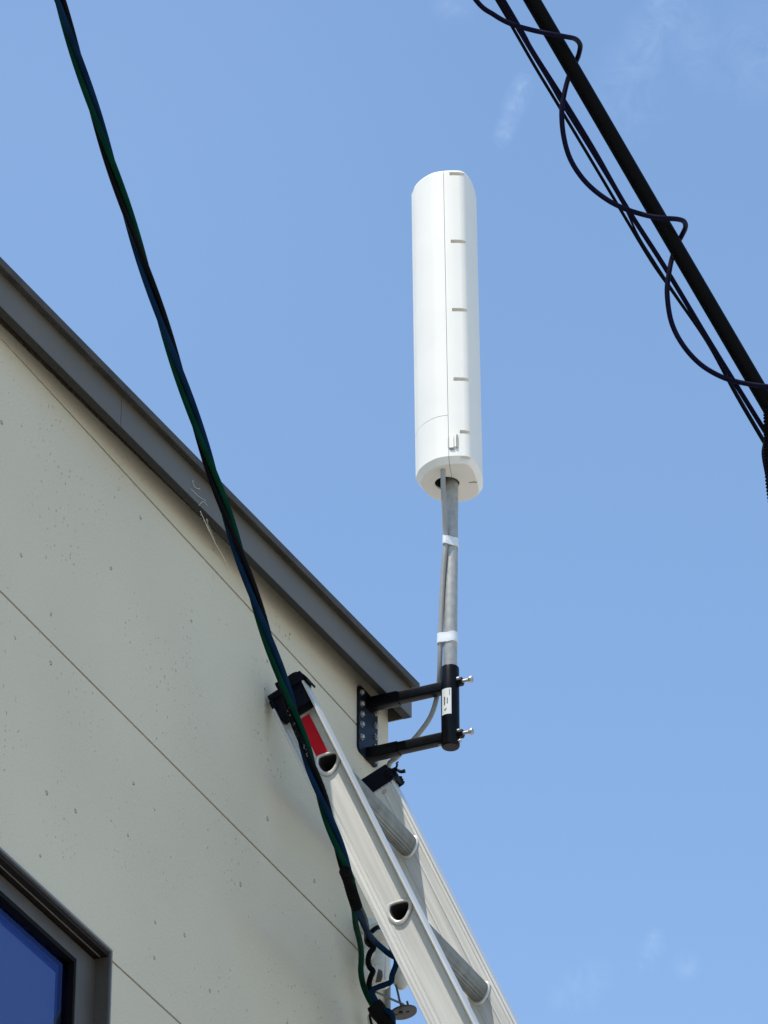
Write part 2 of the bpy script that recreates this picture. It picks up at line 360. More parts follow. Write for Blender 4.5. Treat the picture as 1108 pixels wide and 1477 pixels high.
while z < 6.0405:
    h = rnd.choice((.0008, .0012, .0016)); curved(bm, sang(-.36), sang(-.26), z, z+h, .0006, .0001, 2); z += h+.0006
for k in range(6): curved(bm, sang(-.64+.035*k), sang(-.60+.035*k+.03), 6.0145+.0011*abs(k-1.5), 6.0165+.0011*abs(k-1.5), .0006, .0001, 2)
curved(bm, sang(-.1), sang(-.05), 6.046, 6.0585, .0006, .0001, 2)
pr = link('print', bm, MT['ink'], st)

# ------------------------------------------------------------------ mast
M0, M1 = V((.1670, YP, 5.985)), V((.1765, YP, 6.62))
bm = bmesh.new(); cyl(bm, M0, M1, .0126, 32, bev=.0008)
tag(link('mast_pole', bm, MT['galv']), 'galvanised round pole rising from the black bracket sleeve into the white antenna', 'pole')

# ------------------------------------------------------------------ antenna
prof = [V((x, y)) for x, y in [(.1098,-.1300),(.1168,-.1400),(.1285,-.1545),(.1480,-.1678),(.1714,-.1760),(.1872,-.1765),(.2015,-.1738),(.2150,-.1692),(.2270,-.1637),(.2335,-.1598),(.2385,-.1535),(.2410,-.1440),
        (.2418,-.1290),(.2400,-.1100),(.2335,-.0795),(.2235,-.0530),(.2150,-.0390),(.2050,-.0310),(.1905,-.0262),(.1720,-.0255),(.1550,-.0285),(.1420,-.0350),(.1300,-.0440),(.1190,-.0560),(.1115,-.0695),(.1075,-.0900),(.1072,-.1130)]]
ring = smooth(prof, 12, True)
c0 = sum(ring, V((0, 0)))/len(ring); hd = V((RT.x, RT.y))
ring = [q-hd*((q-c0).dot(hd)*.068) for q in ring]      # trim to the measured width
nr = len(ring); CEN = sum(ring, V((0, 0)))/nr
nrm = []
for i in range(nr):
    t = (ring[(i+1)%nr]-ring[i-1]).normalized(); nv = V((t.y, -t.x)); nrm.append(nv if nv.dot(ring[i]-CEN) > 0 else -nv)
seamN = min(range(nr), key=lambda i: (ring[i]-V((.2022,-.1737))).length)
seamF = min(range(nr), key=lambda i: (ring[i]-V((.155,-.0285))).length)
def arc(i, j):
    out = [i]
    while i != j: i = (i+1) % nr; out.append(i)
    return out
rear_i, front_i = arc(seamN, seamF), arc(seamF, seamN)
if len(set(rear_i)) and sum(ring[i].x for i in rear_i)/len(rear_i) < CEN.x: rear_i, front_i = front_i, rear_i
ZA0, ZA1 = 6.5085, 7.1785
LEAN = -.0098
axisx = lambda z: LEAN*(z-ZA0)
def shell(idx, levels, shrink):
    d = (ring[idx[0]]+ring[idx[-1]])/2; mid = sum((ring[i] for i in idx), V((0,0)))/len(idx); chord = (ring[idx[-1]]-ring[idx[0]]).normalized()
    side = V((-chord.y, chord.x)); side = side if side.dot(mid-d) > 0 else -side
    rings = []
    for z, ins in levels:
        r = []
        for k, i in enumerate(idx):
            p = ring[i]-(ring[i]-CEN).normalized()*ins
            if k in (0, len(idx)-1): p = p+side*shrink
            r.append(V((p.x+axisx(z), p.y, z)))
        rings.append(r)
    bm = bmesh.new(); loft(bm, rings); return bm
bev_top = [(ZA1-.006, 0), (ZA1-.003, .0009), (ZA1-.0012, .0024), (ZA1-.0003, .0045), (ZA1, .008)]
bev_bot = [(ZA0, .0105), (ZA0+.0006, .0088), (ZA0+.0125, 0)]
ant = empty('antenna', (.18, -.11, ZA0), 'tall white D-shaped panel antenna on top of the galvanised pole', 'antenna')
zsm = 6.612
front = link('front_cover', shell(front_i, [(zsm+.0002, .0006), (zsm+.0006, 0)]+bev_top, .0004), MT['white'], ant, angle=30)
lower = link('lower_cover', shell(front_i, bev_bot+[(zsm-.0006, 0), (zsm-.0002, .0006)], .0004), [MT['white'], MT['hole']], ant, angle=30)
rear = link('rear_cover', shell(rear_i, bev_bot+bev_top, .0004), [MT['white'], MT['hole']], ant, angle=30)
# slots that open at the rear corner
corner = V((.2310, -.1605)); tdir = V((.2335, -.1598))-V((.2150, -.1692)); tdir.normalize(); ndir = V((tdir.y, -tdir.x))
for z, ln in ((7.168, .0245), (7.0085, .0245), (6.8500, .0245), (6.692, .0245), (6.574, .0145), (6.5165, .0145)):
    o = V((corner.x+axisx(z), corner.y))-tdir*(ln-.004)
    M = frame(V((o.x, o.y, z)), V((tdir.x, tdir.y, 0)), V((-ndir.x, -ndir.y, 0)), V((0, 0, 1)))
    bm = bmesh.new(); prism(bm, [(0, -.012), (.050, -.012), (.050, .004), (ln*.75, .0075), (.004, .0075), (0, .007)], -.0040 if z > 6.55 else -.012, .0040, M)
    rear = cut(rear, bm, True)
def mouth():
    b = bmesh.new(); cyl(b, (.1685, -.106, ZA0-.02), (.1685, -.106, ZA0+.075), .0232, 40); return b
rear = cut(rear, mouth(), True); lower = cut(lower, mouth(), True)
for p in front.data.polygons: p.use_smooth = False
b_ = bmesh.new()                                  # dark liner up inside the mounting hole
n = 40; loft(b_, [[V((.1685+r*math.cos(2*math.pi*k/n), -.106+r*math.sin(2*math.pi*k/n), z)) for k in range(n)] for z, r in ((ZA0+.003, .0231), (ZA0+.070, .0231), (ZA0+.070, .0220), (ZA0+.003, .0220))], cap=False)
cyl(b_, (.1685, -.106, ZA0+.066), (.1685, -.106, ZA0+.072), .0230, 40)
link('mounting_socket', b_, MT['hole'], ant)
# latch across the seam
lp = (ring[seamN]+ring[(seamN+2)%nr])/2; ln_ = nrm[seamN]; lt = V((-ln_.y, ln_.x)); lt = lt if lt.x > 0 else -lt
c = V((.2090+axisx(6.552), -.1718)) 
ML = frame(V((c.x, c.y, 6.552)), V((lt.x, lt.y, 0)), V((0, 0, 1)), V((ln_.x, ln_.y, 0)))
bm = bmesh.new(); prism(bm, rrect(.0085, .029, .002, 3), -.004, .0030, ML @ Matrix.Translation((-.0015, 0, 0))); prism(bm, rrect(.0035, .025, .001, 3), -.004, .0022, ML @ Matrix.Translation((.0055, 0, 0)))
link('latch', bm, MT['white'], ant)
bm = bmesh.new(); prism(bm, rrect(.003, .030, .001, 3), -.004, .0010, ML @ Matrix.Translation((.0087, 0, 0))); prism(bm, rrect(.009, .003, .001, 3), -.004, .0016, ML @ Matrix.Translation((-.0010, -.0165, 0)))
prism(bm, rrect(.0022, .024, .001, 3), -.004, .0014, ML @ Matrix.Translation((-.0070, -.002, 0)))
link('latch_gap', bm, MT['cablegrey'], ant)
p = on(560+665/5.683, 470+1283/5.683, 2, ZA0-.0006)
bm = bmesh.new(); tube(bm, smooth([on(560+x/5.683, 470+y/5.683, 2, ZA0-.0003) for x, y in ((662,1284),(690,1284),(703,1276),(712,1286),(728,1279))], 5), .0006, 6)
link('drain_slit', bm, MT['steel'], ant)
for q in ((597+.5, 637.5),):
    pass

# ------------------------------------------------------------------ antenna cable and tape
cp = []
for x, y, yy in [(639.6,664,-.1535),(639.3,678,-.1525),(639.2,695,-.148),(640.2,720,-.139),(641.8,755,-.124),(643.0,782,-.1155),(641.0,805,-.1155),(638.6,840,-.113),(636.8,880,-.110),(635.5,915,-.1075),
                 (634.8,945,-.103),(634.2,968,-.096),(632.6,990,-.086),(628.5,1013,-.080),(620.5,1035,-.076),(606,1056,-.072),(590,1074,-.066),(573,1092,-.056),(561,1104,-.046)]:
    cp.append(on(x, y, 1, yy))
cp += [V((.016,-.030,5.935)), V((.007,-.020,5.88)), V((.006,-.016,5.75)), V((.006,-.014,5.45)), V((.006,-.014,4.9))]
bm = bmesh.new(); tube(bm, smooth(cp, 8), .0047, 14)
tag(link('antenna_cable', bm, MT['cablegrey']), 'grey round cable hanging from the antenna beside the pole and curving behind the bracket arms', 'cable')
def tape_band(px, py, pr_, h, lab, seed):
    # wraps pole and cable together
    pc = on(pr_, py, 1, YP)
    t = (pc.z-M0.z)/(M1.z-M0.z); a = M0.lerp(M1, t)
    cpt = min(smooth(cp, 8), key=lambda q: abs(q.z-pc.z)); 
    pts = []
    for c, r in ((a, .0134), (V((cpt.x, cpt.y, a.z)), .0056)):
        for k in range(24):
            an = 2*math.pi*k/24; pts.append(V((c.x+r*math.cos(an), c.y+r*math.sin(an))))
    pts.sort(key=lambda q: (q.x, q.y))
    def half(ps):
        h_ = []
        for q in ps:
            while len(h_) >= 2 and (h_[-1]-h_[-2]).cross(q-h_[-2]) <= 0: h_.pop()
            h_.append(q)
        return h_
    hull = half(pts)[:-1]+half(pts[::-1])[:-1]
    hull = [V(q) for q in hull]; c0 = sum(hull, V((0, 0)))/len(hull); rg = random.Random(seed)
    rings = []
    for z, e in ((-h/2, .0), (-h/2+.0005, .0006), (-h*.15, .0009), (h*.12, .0004), (h/2-.0005, .0006), (h/2, 0)):
        rings.append([V((q.x+(q-c0).normalized().x*e, q.y+(q-c0).normalized().y*e, pc.z+z+.0016*math.sin(3*math.atan2(q.y-c0.y, q.x-c0.x)+seed))) for q in hull])
    bm = bmesh.new(); loft(bm, rings); tag(link('tape_band', bm, MT['tape']), lab, 'tape', 'white tape bands round the pole and cable')
tape_band(0, 786, 649, .0185, 'upper white tape band round pole and cable, nearer the antenna', 1)
tape_band(0, 922.5, 648, .0205, 'lower white tape band round pole and cable, just above the black bracket sleeve', 2)

# ------------------------------------------------------------------ ladder
LA = V((-.4012, 0, .9160)).normalized()            # up along the rail
LM = V((LA.z, 0, -LA.x))                           # out from the wall, square to the rail
YN, YFAR = -.4981, -.1660
TOP = V((.0405, 0, 5.8720))                        # rail centre line at the top
LLEN = TOP.z/LA.z
FOOT = TOP-LA*LLEN
lad = empty('ladder', (FOOT.x, (YN+YFAR)/2, 0), 'leaning aluminium ladder with grooved rungs and black end caps against the house corner', 'ladder')
RW, FD, TW, TF = .073, .029, .0022, .0028
def rail(y, sgn, top_off, name='rail'):
    # sgn: side on which the flanges stick out (-1 towards -Y)
    P = lambda m, yy: (m, yy)
    h = RW/2
    pr = [(-h, 0), (-h, sgn*FD), (-h+.0008, sgn*(FD+.0012)), (-h+TF+.0014, sgn*(FD+.0012)), (-h+TF+.0018, sgn*(FD-.0015)), (-h+TF, sgn*(FD-.003)), (-h+TF, sgn*TW),
          (-h+.0085, sgn*TW), (-h+.0090, sgn*(TW+.0014)), (-h+.0105, sgn*(TW+.0014)), (-h+.0110, sgn*TW), (-h+.0160, sgn*TW), (-h+.0165, sgn*(TW+.0016)), (-h+.0182, sgn*(TW+.0016)), (-h+.0187, sgn*TW),
          (h-TF-.011, sgn*TW), (h-TF-.0105, sgn*(TW+.0008)), (h-TF-.0096, sgn*(TW+.0008)), (h-TF-.0091, sgn*TW), (h-TF, sgn*TW),
          (h-TF, sgn*(FD-.003)), (h-TF-.0018, sgn*(FD-.0015)), (h-TF-.0014, sgn*(FD+.0012)), (h-.0008, sgn*(FD+.0012)), (h, sgn*FD), (h, 0),
          (h-.0015, -sgn*.0012), (h-.0035, -sgn*.0012), (h-.0042, sgn*.0012), (h-.0072, sgn*.0012), (h-.0080, -sgn*.0014), (h-.0095, -sgn*.0014), (h-.0100, 0),
          (h-.0225, 0), (h-.0230, -sgn*.0016), (h-.0245, -sgn*.0016), (h-.0250, 0),
          (-h+.0275, 0), (-h+.0270, -sgn*.0016), (-h+.0255, -sgn*.0016), (-h+.0250, 0)]
    M = frame(V((TOP.x, y, TOP.z)), LM, V((0,1,0)), LA)
    M = frame(V((TOP.x, y, TOP.z)), LM, V((0,1,0)), -LA) if False else M
    bm = bmesh.new(); prism(bm, pr, -LLEN+.03, top_off, M)
    return link(name, bm, MT['alu'], lad, angle=25)
railN = rail(YN, -1, -.004); railF = rail(YFAR, 1, -.004)
# rungs: D section, flat tread level, ribs along the length
H1, H2 = V((.1115, 0, 5.7240)), V((.2465, 0, 5.4070))
step = (H1-H2)
LAr = step.normalized(); SP = step.length
base = [(-.0215,.0030),(-.0200,.0128),(-.0125,.0158),(.0000,.0170),(.0125,.0168),(.0195,.0140),(.0220,.0065),(.0200,-.0050),(.0135,-.0170),(.0065,-.0232),(.0000,-.0245),(-.0075,-.0222),(-.0150,-.0140),(-.0195,-.0060)]
dsm = smooth([V(q) for q in base], 6, True)
def dprof(scale, ribs=0, amp=0):
    out = []
    for i, q in enumerate(dsm):
        s = scale-(amp*(.5+.5*math.cos(2*math.pi*ribs*i/len(dsm))) if ribs else 0)
        out.append((q.x*s, q.y*s))
    return out
def ringloft(bm, c, ys_sc):
    rings = []
    for y, s in ys_sc: rings.append([V((c.x+q.x*s, y, c.z+q.y*s)) for q in dsm])
    loft(bm, rings, cap=False)
nrung = int((H1.z-.15)/(SP*LAr.z))+1
holes = bmesh.new()
for k in range(nrung):
    c = H1-LAr*(SP*k)
    M = frame(V((c.x, 0, c.z)), V((1,0,0)), V((0,0,1)), V((0,1,0)))
    bm = bmesh.new(); nn = len(dsm)
    # hollow tube with ribs outside
    outer = dprof(.88, 21, .06); inner = dprof(.72)
    y0, y1 = YN-TW-.0035, YFAR+TW+.003
    ro = [[M @ V((x, z, y)) for x, z in outer] for y in (y0+.002, YN+.004, YFAR-.004, y1-.002)]
    ri = [[M @ V((x, z, y)) for x, z in inner] for y in (y1-.002, YFAR-.004, YN+.004, y0+.002)]
    loft(bm, ro+ri+[ro[0]], cap=False)
    # flared collars at both ends and beads on the inner faces
    for ya, yb, sg in ((YN-TW-.0004, YN-TW-.0050, -1), (YFAR+TW+.0004, YFAR+TW+.0050, 1)):
        ringloft(bm, c, [(ya, .84), (ya, 1.08), (ya+sg*.0016, 1.12), (yb-sg*.0012, 1.10), (yb, 1.02), (yb+sg*.0002, .90), (yb-sg*.0008, .82), (ya, .80)])
    for ya, sg in ((YN, 1), (YFAR, -1)):
        ringloft(bm, c, [(ya+sg*.0004, .86), (ya+sg*.0004, 1.03), (ya+sg*.0018, 1.055), (ya+sg*.0034, 1.0), (ya+sg*.0040, .86)])
    # dark plug deep inside
    rg = link('rung', bm, MT['rung'], lad, angle=28)
    rg.data.materials.append(MT['alu']); rg.data.materials.append(MT['hole'])
    cnt = nn*8
    for i, p in enumerate(rg.data.polygons):
        if i >= cnt: p.material_index = 1
        elif i >= nn*4: p.material_index = 2
    prism(holes, dprof(.84), YN-.012, YN+.006, M); prism(holes, dprof(.84), YFAR-.006, YFAR+.012, M)
railN = cut(railN, holes.copy()); railF = cut(railF, holes)
# end caps
ML_ = lambda y: frame(V((TOP.x, y, TOP.z)), LM, V((0,1,0)), LA)
M = ML_(YN)
bm = bmesh.new(); h = RW/2
# front shell over the web, stepped towards the wall, with a lip hooked over the front flange
box(bm, (-h+TF+.002, -FD+.002, -.046), (h-TF-.002, -TW-.0003, .004), .0012, M)
box(bm, (-h+.0020, -FD-.0012, -.003), (-.006, .004, .010), .002, M); box(bm, (-.0055, -FD-.003, -.003), (h+.0022, .004, .018), .0025, M)
box(bm, (-.012, -FD-.004, .010), (-.005, -.004, .022), .001, M)
lip = smooth([V((x, y)) for x, y in ((.004, .0185), (.020, .0215), (.032, .0190), (.0405, .008), (.0452, -.006))], 6)
sec = [(q.x, q.y) for q in lip]+[(q.x-.0032, q.y-.0026) for q in lip[::-1]]
Mx = frame(V((TOP.x, YN, TOP.z)), LM, LA, V((0, -1, 0))) ; prism(bm, sec, -.002, FD+.002, Mx)
cyl(bm, M @ V((h-.014, -FD+.001, -.020)), M @ V((h-.014, -FD-.0004, -.020)), .0022, 10)
box(bm, (-h+.0002, -FD-.0018, -.022), (-h+.008, .002, -.0035), .0012, M)
endcap = link('end_cap', bm, MT['cap'], railN)
# red sticker on the web of the near rail
bm = bmesh.new(); box(bm, (-.009, -TW-.0021, -.147), (.0128, -TW-.0013, -.053), 0, M @ Matrix.Translation((.001, 0, 0)))
so = link('warning_sticker', bm, MT['red'], railN); so['label'] = 'plain red sticker'
M = ML_(YFAR)
bm = bmesh.new(); box(bm, (-h-.002, -.0036, -.024), (h+.0025, -.0003, .012), .001, M); box(bm, (-h-.002, -.004, -.001), (h+.0025, FD+.003, .013), .002, M)
link('end_cap', bm, MT['cap'], railF)
bm = bmesh.new(); cyl(bm, M @ V((.014, .0005, -.036)), M @ V((.014, -.0022, -.036)), .0048, 18, bev=.0006); cyl(bm, M @ V((.014, -.002, -.036)), M @ V((.014, -.003, -.036)), .0020, 12)
link('rivet', bm, MT['zinc'], railF)
# cord tied round the far rail top
bm = bmesh.new()
for off in (-.016, -.010, -.004):
    tube(bm, smooth([M @ V(p) for p in ((h-.006, -.005, off), (h+.004, -.0055, off), (h+.0055, .006, off-.002), (h+.0055, FD, off), (h+.003, FD+.006, off), (-h, FD+.005, off))], 5), .0034, 8)
cyl(bm, M @ V((h+.005, -.004, -.010)), M @ V((h+.012, .006, -.002)), .0062, 10, r2=.004)
k0 = M @ V((h+.010, .002, -.004))
tube(bm, smooth([k0, on(571,1108,1,YFAR), on(573,1103,1,YFAR), on(572,1101,1,YFAR), on(575,1098.5,1,YFAR)], 5), lambda t: .0026-.0014*t, 7)
tube(bm, smooth([k0, on(572,1110,1,YFAR), on(578,1113,1,YFAR), on(584,1112,1,YFAR)], 5), lambda t: .0018+.0022*t, 8)
tube(bm, smooth([k0, on(569,1112,1,YFAR), on(573,1119,1,YFAR-.004)], 5), .0030, 8)
tag(link('tie_cord', bm, MT['cap']), 'knotted black cord with loose ends tied round the far rail top of the ladder', 'cord')

# ------------------------------------------------------------------ twisted service cables on the left
BD = 8.27
bpx = [(-240,-900),(-150,-640),(-62,-400),(22,-170),(84,0),(139,163),(168,250),(209,400),(246,505),(284.5,603),(337,772),(374,891),(398,962.6),(425.3,1030),(449,1098),(473.8,1166),(490.8,1233.5),(503,1270)]
BC = (292.70, 212.97, 4.24, -1.605)
pys = [-900+2170*i/260 for i in range(261)]
def bx(y):                                   # gentle sag of the bundle
    t = (y-640)/640
    return BC[0]+BC[1]*t+BC[2]*t*t+BC[3]*t**3
bpath = [far(bx(y), y, BD+.00009*(y+200)) for y in pys]
key = [(-900, -2.6), (-300, -1.08), (195, 0), (650, 1), (1010, 2), (1240, 3), (1400, 3.6)]
def phase(y):
    for (a, u), (b, v) in zip(key, key[1:]):
        if y <= b: return u+(v-u)*(y-a)/(b-a)
    return key[-1][1]
RC = .0051
tails = {
 'green': [(507,1290,.02),(511,1312,.05),(513.5,1335,.10),(519.5,1360,.16),(521.5,1380,.20),(520.5,1400,.22),(524,1420,.24),(532,1440,.25),(543,1458,.25),(556,1474,.25),],
 'blue': [(508,1290,.02),(514,1312,.05),(521,1326,.09),(530,1344,.14),(541,1358,.20),(553,1369,.27),(563,1377,.32),(571,1382,.35),(571.5,1391,.37),(566,1406,.36),(564,1416,.33),(556,1420,.30),(545,1424,.27),(537,1429,.25),(540,1440,.24),(551,1455,.25),(567,1472,.25),],
 'black': [(510,1288,.03),(518,1306,.08),(526,1325,.16),(529,1340,.22),(529.5,1352,.27),(535,1362,.29),(539,1367,.29),(533.5,1375,.30),(531,1386,.31),(533.5,1395,.32),(538,1401,.32),(534.5,1410,.32),(532.5,1420,.30),(535,1432,.26),(543,1447,.255),(554,1462,.25),]}
BEND = BD+.00009*(1270+200)
for nm, off, mk, lab in (('green', 0, 'green', 'green cable twisted with the blue and black ones, running down the left across the eave'),
                     ('black', 1/3, 'blk', 'black cable twisted between the green and blue ones across the eave'),
                     ('blue', 2/3, 'blue', 'dark blue cable twisted with the green and black ones across the eave')):
    path = []
    for i, p in enumerate(bpath):
        t = (bpath[min(i+1, len(bpath)-1)]-bpath[max(i-1, 0)]).normalized()
        tow = (CAM-p).normalized(); tow = (tow-t*tow.dot(t)).normalized(); rt = t.cross(tow); rt = rt if rt.dot(RT) > 0 else -rt
        a = 2*math.pi*(phase(pys[i])-off)
        path.append(p+(rt*math.sin(a)+tow*math.cos(a))*RC*1.15)
    tl = [far(x, y, BEND+min(d*1.25, {'black': .33, 'blue': .265, 'green': .30}[nm])) for x, y, d in tails[nm]]
    k_ = {'green': 0, 'blue': 1, 'black': 2}[nm]*.012     # below the tape they run down the wall together
    tl += [V((.040, -.105+k_, 5.30)), V((.012, -.085+k_, 5.12)), V((.008, -.082+k_, 4.8)), V((.008, -.082+k_, .6))]
    path = path+smooth([path[-1]]+tl, 8)[1:]
    bm = bmesh.new(); tube(bm, path, RC if nm != 'black' else RC*.98, 12)
    if nm == 'black': blk_path = path
    tag(link('service_cable', bm, MT[mk]), lab, 'cable', 'twisted cables running down to the house corner')
black_cable = [o for o in COL.objects if o.name.startswith('service_cable') and o.data.materials[0] == MT['blk']][0]
bm = bmesh.new(); rg_ = random.Random(5)      # worn factory print on the black sheath
for i, y in enumerate(pys):
    if 968 < y < 1092 and rg_.random() < .6:
        for k in range(2):
            f = rg_.random(); p = blk_path[i].lerp(blk_path[i+1], f); t = (blk_path[i+1]-blk_path[i]).normalized()
            tow = CAM-p; tow = (tow-t*tow.dot(t)).normalized(); sd = t.cross(tow); a = rg_.uniform(-.5, .5)
            nrm_ = (tow*math.cos(a)+sd*math.sin(a)); M = frame(p+nrm_*RC*.965, t, nrm_.cross(t), nrm_)
            w_ = rg_.choice((.0012, .002, .003)); box(bm, (-w_/2, -.0007, 0), (w_/2, .0007, .0003), 0, M)
link('printing', bm, MT['print'], black_cable)
def spiral_wrap(path, r, turns, strands, mk, name, lab, cat, wire):
    bm = bmesh.new(); tube(bm, path, r*.82, 14)
    for s in range(strands):
        pp = []; n = int(turns*14)
        for i in range(n+1):
            f = i/n*(len(path)-1); k = min(int(f), len(path)-2); p = path[k].lerp(path[k+1], f-k); t = (path[k+1]-path[k]).normalized()
            ex = V((1,.3,.2)).cross(t).normalized(); ey = t.cross(ex); a = 2*math.pi*(turns*i/n+s/strands)
            pp.append(p+(ex*math.cos(a)+ey*math.sin(a))*r*.86)
        tube(bm, pp, wire, 6)
    return tag(link(name, bm, MT[mk]), lab, cat)
spiral_wrap(smooth([far(497.5,1256,BEND-.02), far(503,1270,BEND), far(508,1288,BEND+.02), far(514.5,1308,BEND+.05)], 8), .0098, 9, 3, 'wrap', 'cable_wrap', 'ribbed black wrap binding the twisted cables just left of the near ladder rail', 'cable wrap', .0019)
cw = smooth([far(538,1448,BEND+.27), far(545,1457,BEND+.27), far(553,1468,BEND+.27), far(561,1482,BEND+.27)], 8)
bm = bmesh.new(); tube(bm, cw, lambda t: .0110+.0030*min(1, t*7)+.0009*math.sin(t*19)+.0006*math.sin(t*43), 16)
for k, (t0, t1) in enumerate(((.1,.4),(.35,.62),(.6,.95))):
    a_, b_ = cw[int(t0*(len(cw)-1))], cw[int(t1*(len(cw)-1))]; tube(bm, smooth([a_, a_.lerp(b_, .5)+RT*.0012*(-1)**k, b_], 4), .0150, 16)
tag(link('tape_wrap', bm, MT['wrap']), 'thick black tape bundle at the bottom where the cables join', 'tape wrap')

# ------------------------------------------------------------------ insulators and bracket at the house corner
def zp(x, y, X): return on(500+x/8.84, 1310+y/8.84, 0, X)          # detail coordinates of the corner fittings
# multi-groove porcelain insulator on the wall (left)
bm = bmesh.new()
lathe(bm, zp(278, 160, 0.0200), zp(290, 960, 0.0400), [(0,.002),(.015,.010),(.05,.0150),(.11,.0165),(.17,.0150),(.21,.0085),(.25,.0085),(.29,.0160),(.35,.0190),(.41,.0180),(.45,.0085),(.50,.0085),(.54,.0165),(.60,.0200),(.66,.0185),(.70,.0085),(.75,.0085),(.79,.0150),(.86,.0170),(.93,.0155),(.985,.009),(1,.001)])
tag(link('insulator', bm, MT['ceramic']), 'slim white grooved insulator nearest the wall behind the black and green cables', 'insulator', 'porcelain insulators at the house corner')
# large bodied insulator (middle) with a pocket
e = empty('insulator', zp(440, 950, 0.0500), 'large white bell-shaped insulator with a dark pocket beside the ladder rail', 'insulator', 'porcelain insulators at the house corner')
bm = bmesh.new(); lathe(bm, zp(440, 225, 0.0450), zp(425, 990, 0.0550), [(0,0.0044),(.03,0.0171),(.09,0.0248),(.18,0.0295),(.27,0.0299),(.315,0.0284),(.335,0.0248),(.345,0.0165),(.36,0.0152),(.45,0.0167),(.60,0.0185),(.72,0.0182),(.74,0.0154),(.76,0.0154),(.785,0.0193),(.90,0.0204),(.97,0.0176),(1,0.0121)], 32)
body = link('body', bm, MT['ceramic'], e)
bm = bmesh.new(); pa_, pb_ = zp(438, 500, .046), zp(436, 545, .046); lathe(bm, pa_, pb_, [(0,.0155),(.1,.0190),(.9,.0190),(1,.0155)], 28); link('shade_band', bm, MT['steel'], e)  # added dark band, puts the shading of the waist into colour
bm = bmesh.new(); M = frame(zp(418, 860, 0.0750), RT, UP, -FW); prism(bm, [(x*.0000155*10, y*.0000155*10) for x, y in ((-45,-75),(20,-60),(38,0),(30,55),(-10,75),(-25,20))], -.006, .0125, M)
link('pocket', bm, MT['steel'], e)
bm = bmesh.new(); tube(bm, smooth([zp(505, 640, 0.0755), zp(500, 760, 0.0760), zp(490, 900, 0.0760)], 5), .0022, 8); link('rib', bm, MT['ceramic'], e)
# lower right block insulator against the sky
bm = bmesh.new(); a0 = zp(712, 735, 0.0400); a1 = zp(690, 1035, 0.0400)
lathe(bm, a0, a1, [(0,.004),(.05,.011),(.12,.0125),(.18,.0115),(.24,.0165),(.40,.0178),(.62,.0168),(.80,.0130),(.94,.0080),(1,.002)], 10)
tag(link('insulator', bm, MT['ceramic']), 'faceted white insulator block hanging lowest against the sky beside the ladder rail', 'insulator', 'porcelain insulators at the house corner')
# short round insulator at the very bottom
bm = bmesh.new(); lathe(bm, zp(360, 1275, 0.0300), zp(380, 1500, 0.0300), [(0,.003),(.04,.0085),(.30,.0105),(.34,.0135),(.45,.0148),(.70,.0150),(.95,.0145),(1,.010)], 28)
tag(link('insulator', bm, MT['ceramic']), 'short white insulator at the bottom edge half hidden by the black tape bundle', 'insulator', 'porcelain insulators at the house corner')
bm = bmesh.new(); tube(bm, smooth([zp(330, 1292, 0.0520), zp(303, 1340, 0.0540), zp(300, 1400, 0.0540), zp(322, 1480, 0.0540), zp(350, 1530, .05)], 6), .0024, 8)
tag(link('binding_wire', bm, MT['blk']), 'short black wire bent round the lowest left insulator', 'wire')
bm = bmesh.new(); tube(bm, smooth([zp(318, 305, 0.0720), zp(352, 272, 0.0770), zp(405, 243, 0.0800), zp(470, 245, 0.0780), zp(520, 290, 0.0700)], 6), .0044, 10)
tube(bm, smooth([zp(262, 345, 0.0500), zp(250, 400, 0.0550), zp(272, 455, 0.0550), zp(325, 490, 0.0600)], 6), .0040, 10)
tag(link('binding_wire', bm, MT['blk']), 'thick black wire looped round the top of the large white insulator', 'wire')
# oval steel plate with two rods
e = empty('anchor_bracket', zp(720, 1340, 0.0400), 'oval grey steel plate with two thin rods standing out past the wall corner', 'bracket')
c = zp(725, 1345, 0.0400); pts = []
ex = V((1, 0, 0)); ey = V((0, 1, 0))
ov_ = []
for k in range(40):
    a = 2*math.pi*k/40; x = 725+175*math.cos(a)*.98; y = 1340+82*math.sin(a)-28*math.cos(a)
    q = on(500+x/8.84, 1310+y/8.84, 2, c.z); ov_.append((q.x, q.y))
Cc = V((c.x, c.y))
pl = bmesh.new(); prism(pl, ov_, c.z, c.z+.004); plate = link('plate', pl, MT['steel'], e)
slot = bmesh.new()
for x0, x1, yy in ((600, 655, 1357), (760, 800, 1320)):
    q = [on(500+x/8.84, 1310+y/8.84, 2, c.z) for x, y in ((x0, yy-7), (x1, yy-14), (x1, yy+5), (x0, yy+12))]
    prism(slot, [(p.x, p.y) for p in q], c.z-.01, c.z+.02)
plate = cut(plate, slot)
for pts in ([(628, 975), (650, 1060), (672, 1160), (692, 1230), (700, 1330)], [(372, 1068), (480, 1115), (600, 1172), (700, 1215), (735, 1245), (745, 1300)], [(770, 1185), (785, 1235), (790, 1262)]):
    bm = bmesh.new(); tube(bm, smooth([zp(x, y, 0.0400) for x, y in pts], 6), .0021, 8); link('rod', bm, MT['steel'], e)
bm = bmesh.new(); cyl(bm, zp(690, 1320, 0.0420), zp(690, 1345, 0.0420), .004, 6); cyl(bm, zp(752, 1312, 0.0420), zp(752, 1336, 0.0420), .004, 6); link('nut', bm, MT['black'], e)
# steel arm carrying plate and insulators back to the wall
bm = bmesh.new(); tube(bm, [V((-.002, -.05, c.z+.006)), V((c.x-.02, c.y, c.z+.006))], .004, 8); link('support_arm', bm, MT['steel'], e)
bm = bmesh.new(); tube(bm, [V((-.002, -.06, c.z+.05)), zp(420, 600, 0.0300)], .004, 8)
link('support_arm', bm, MT['steel'], e)

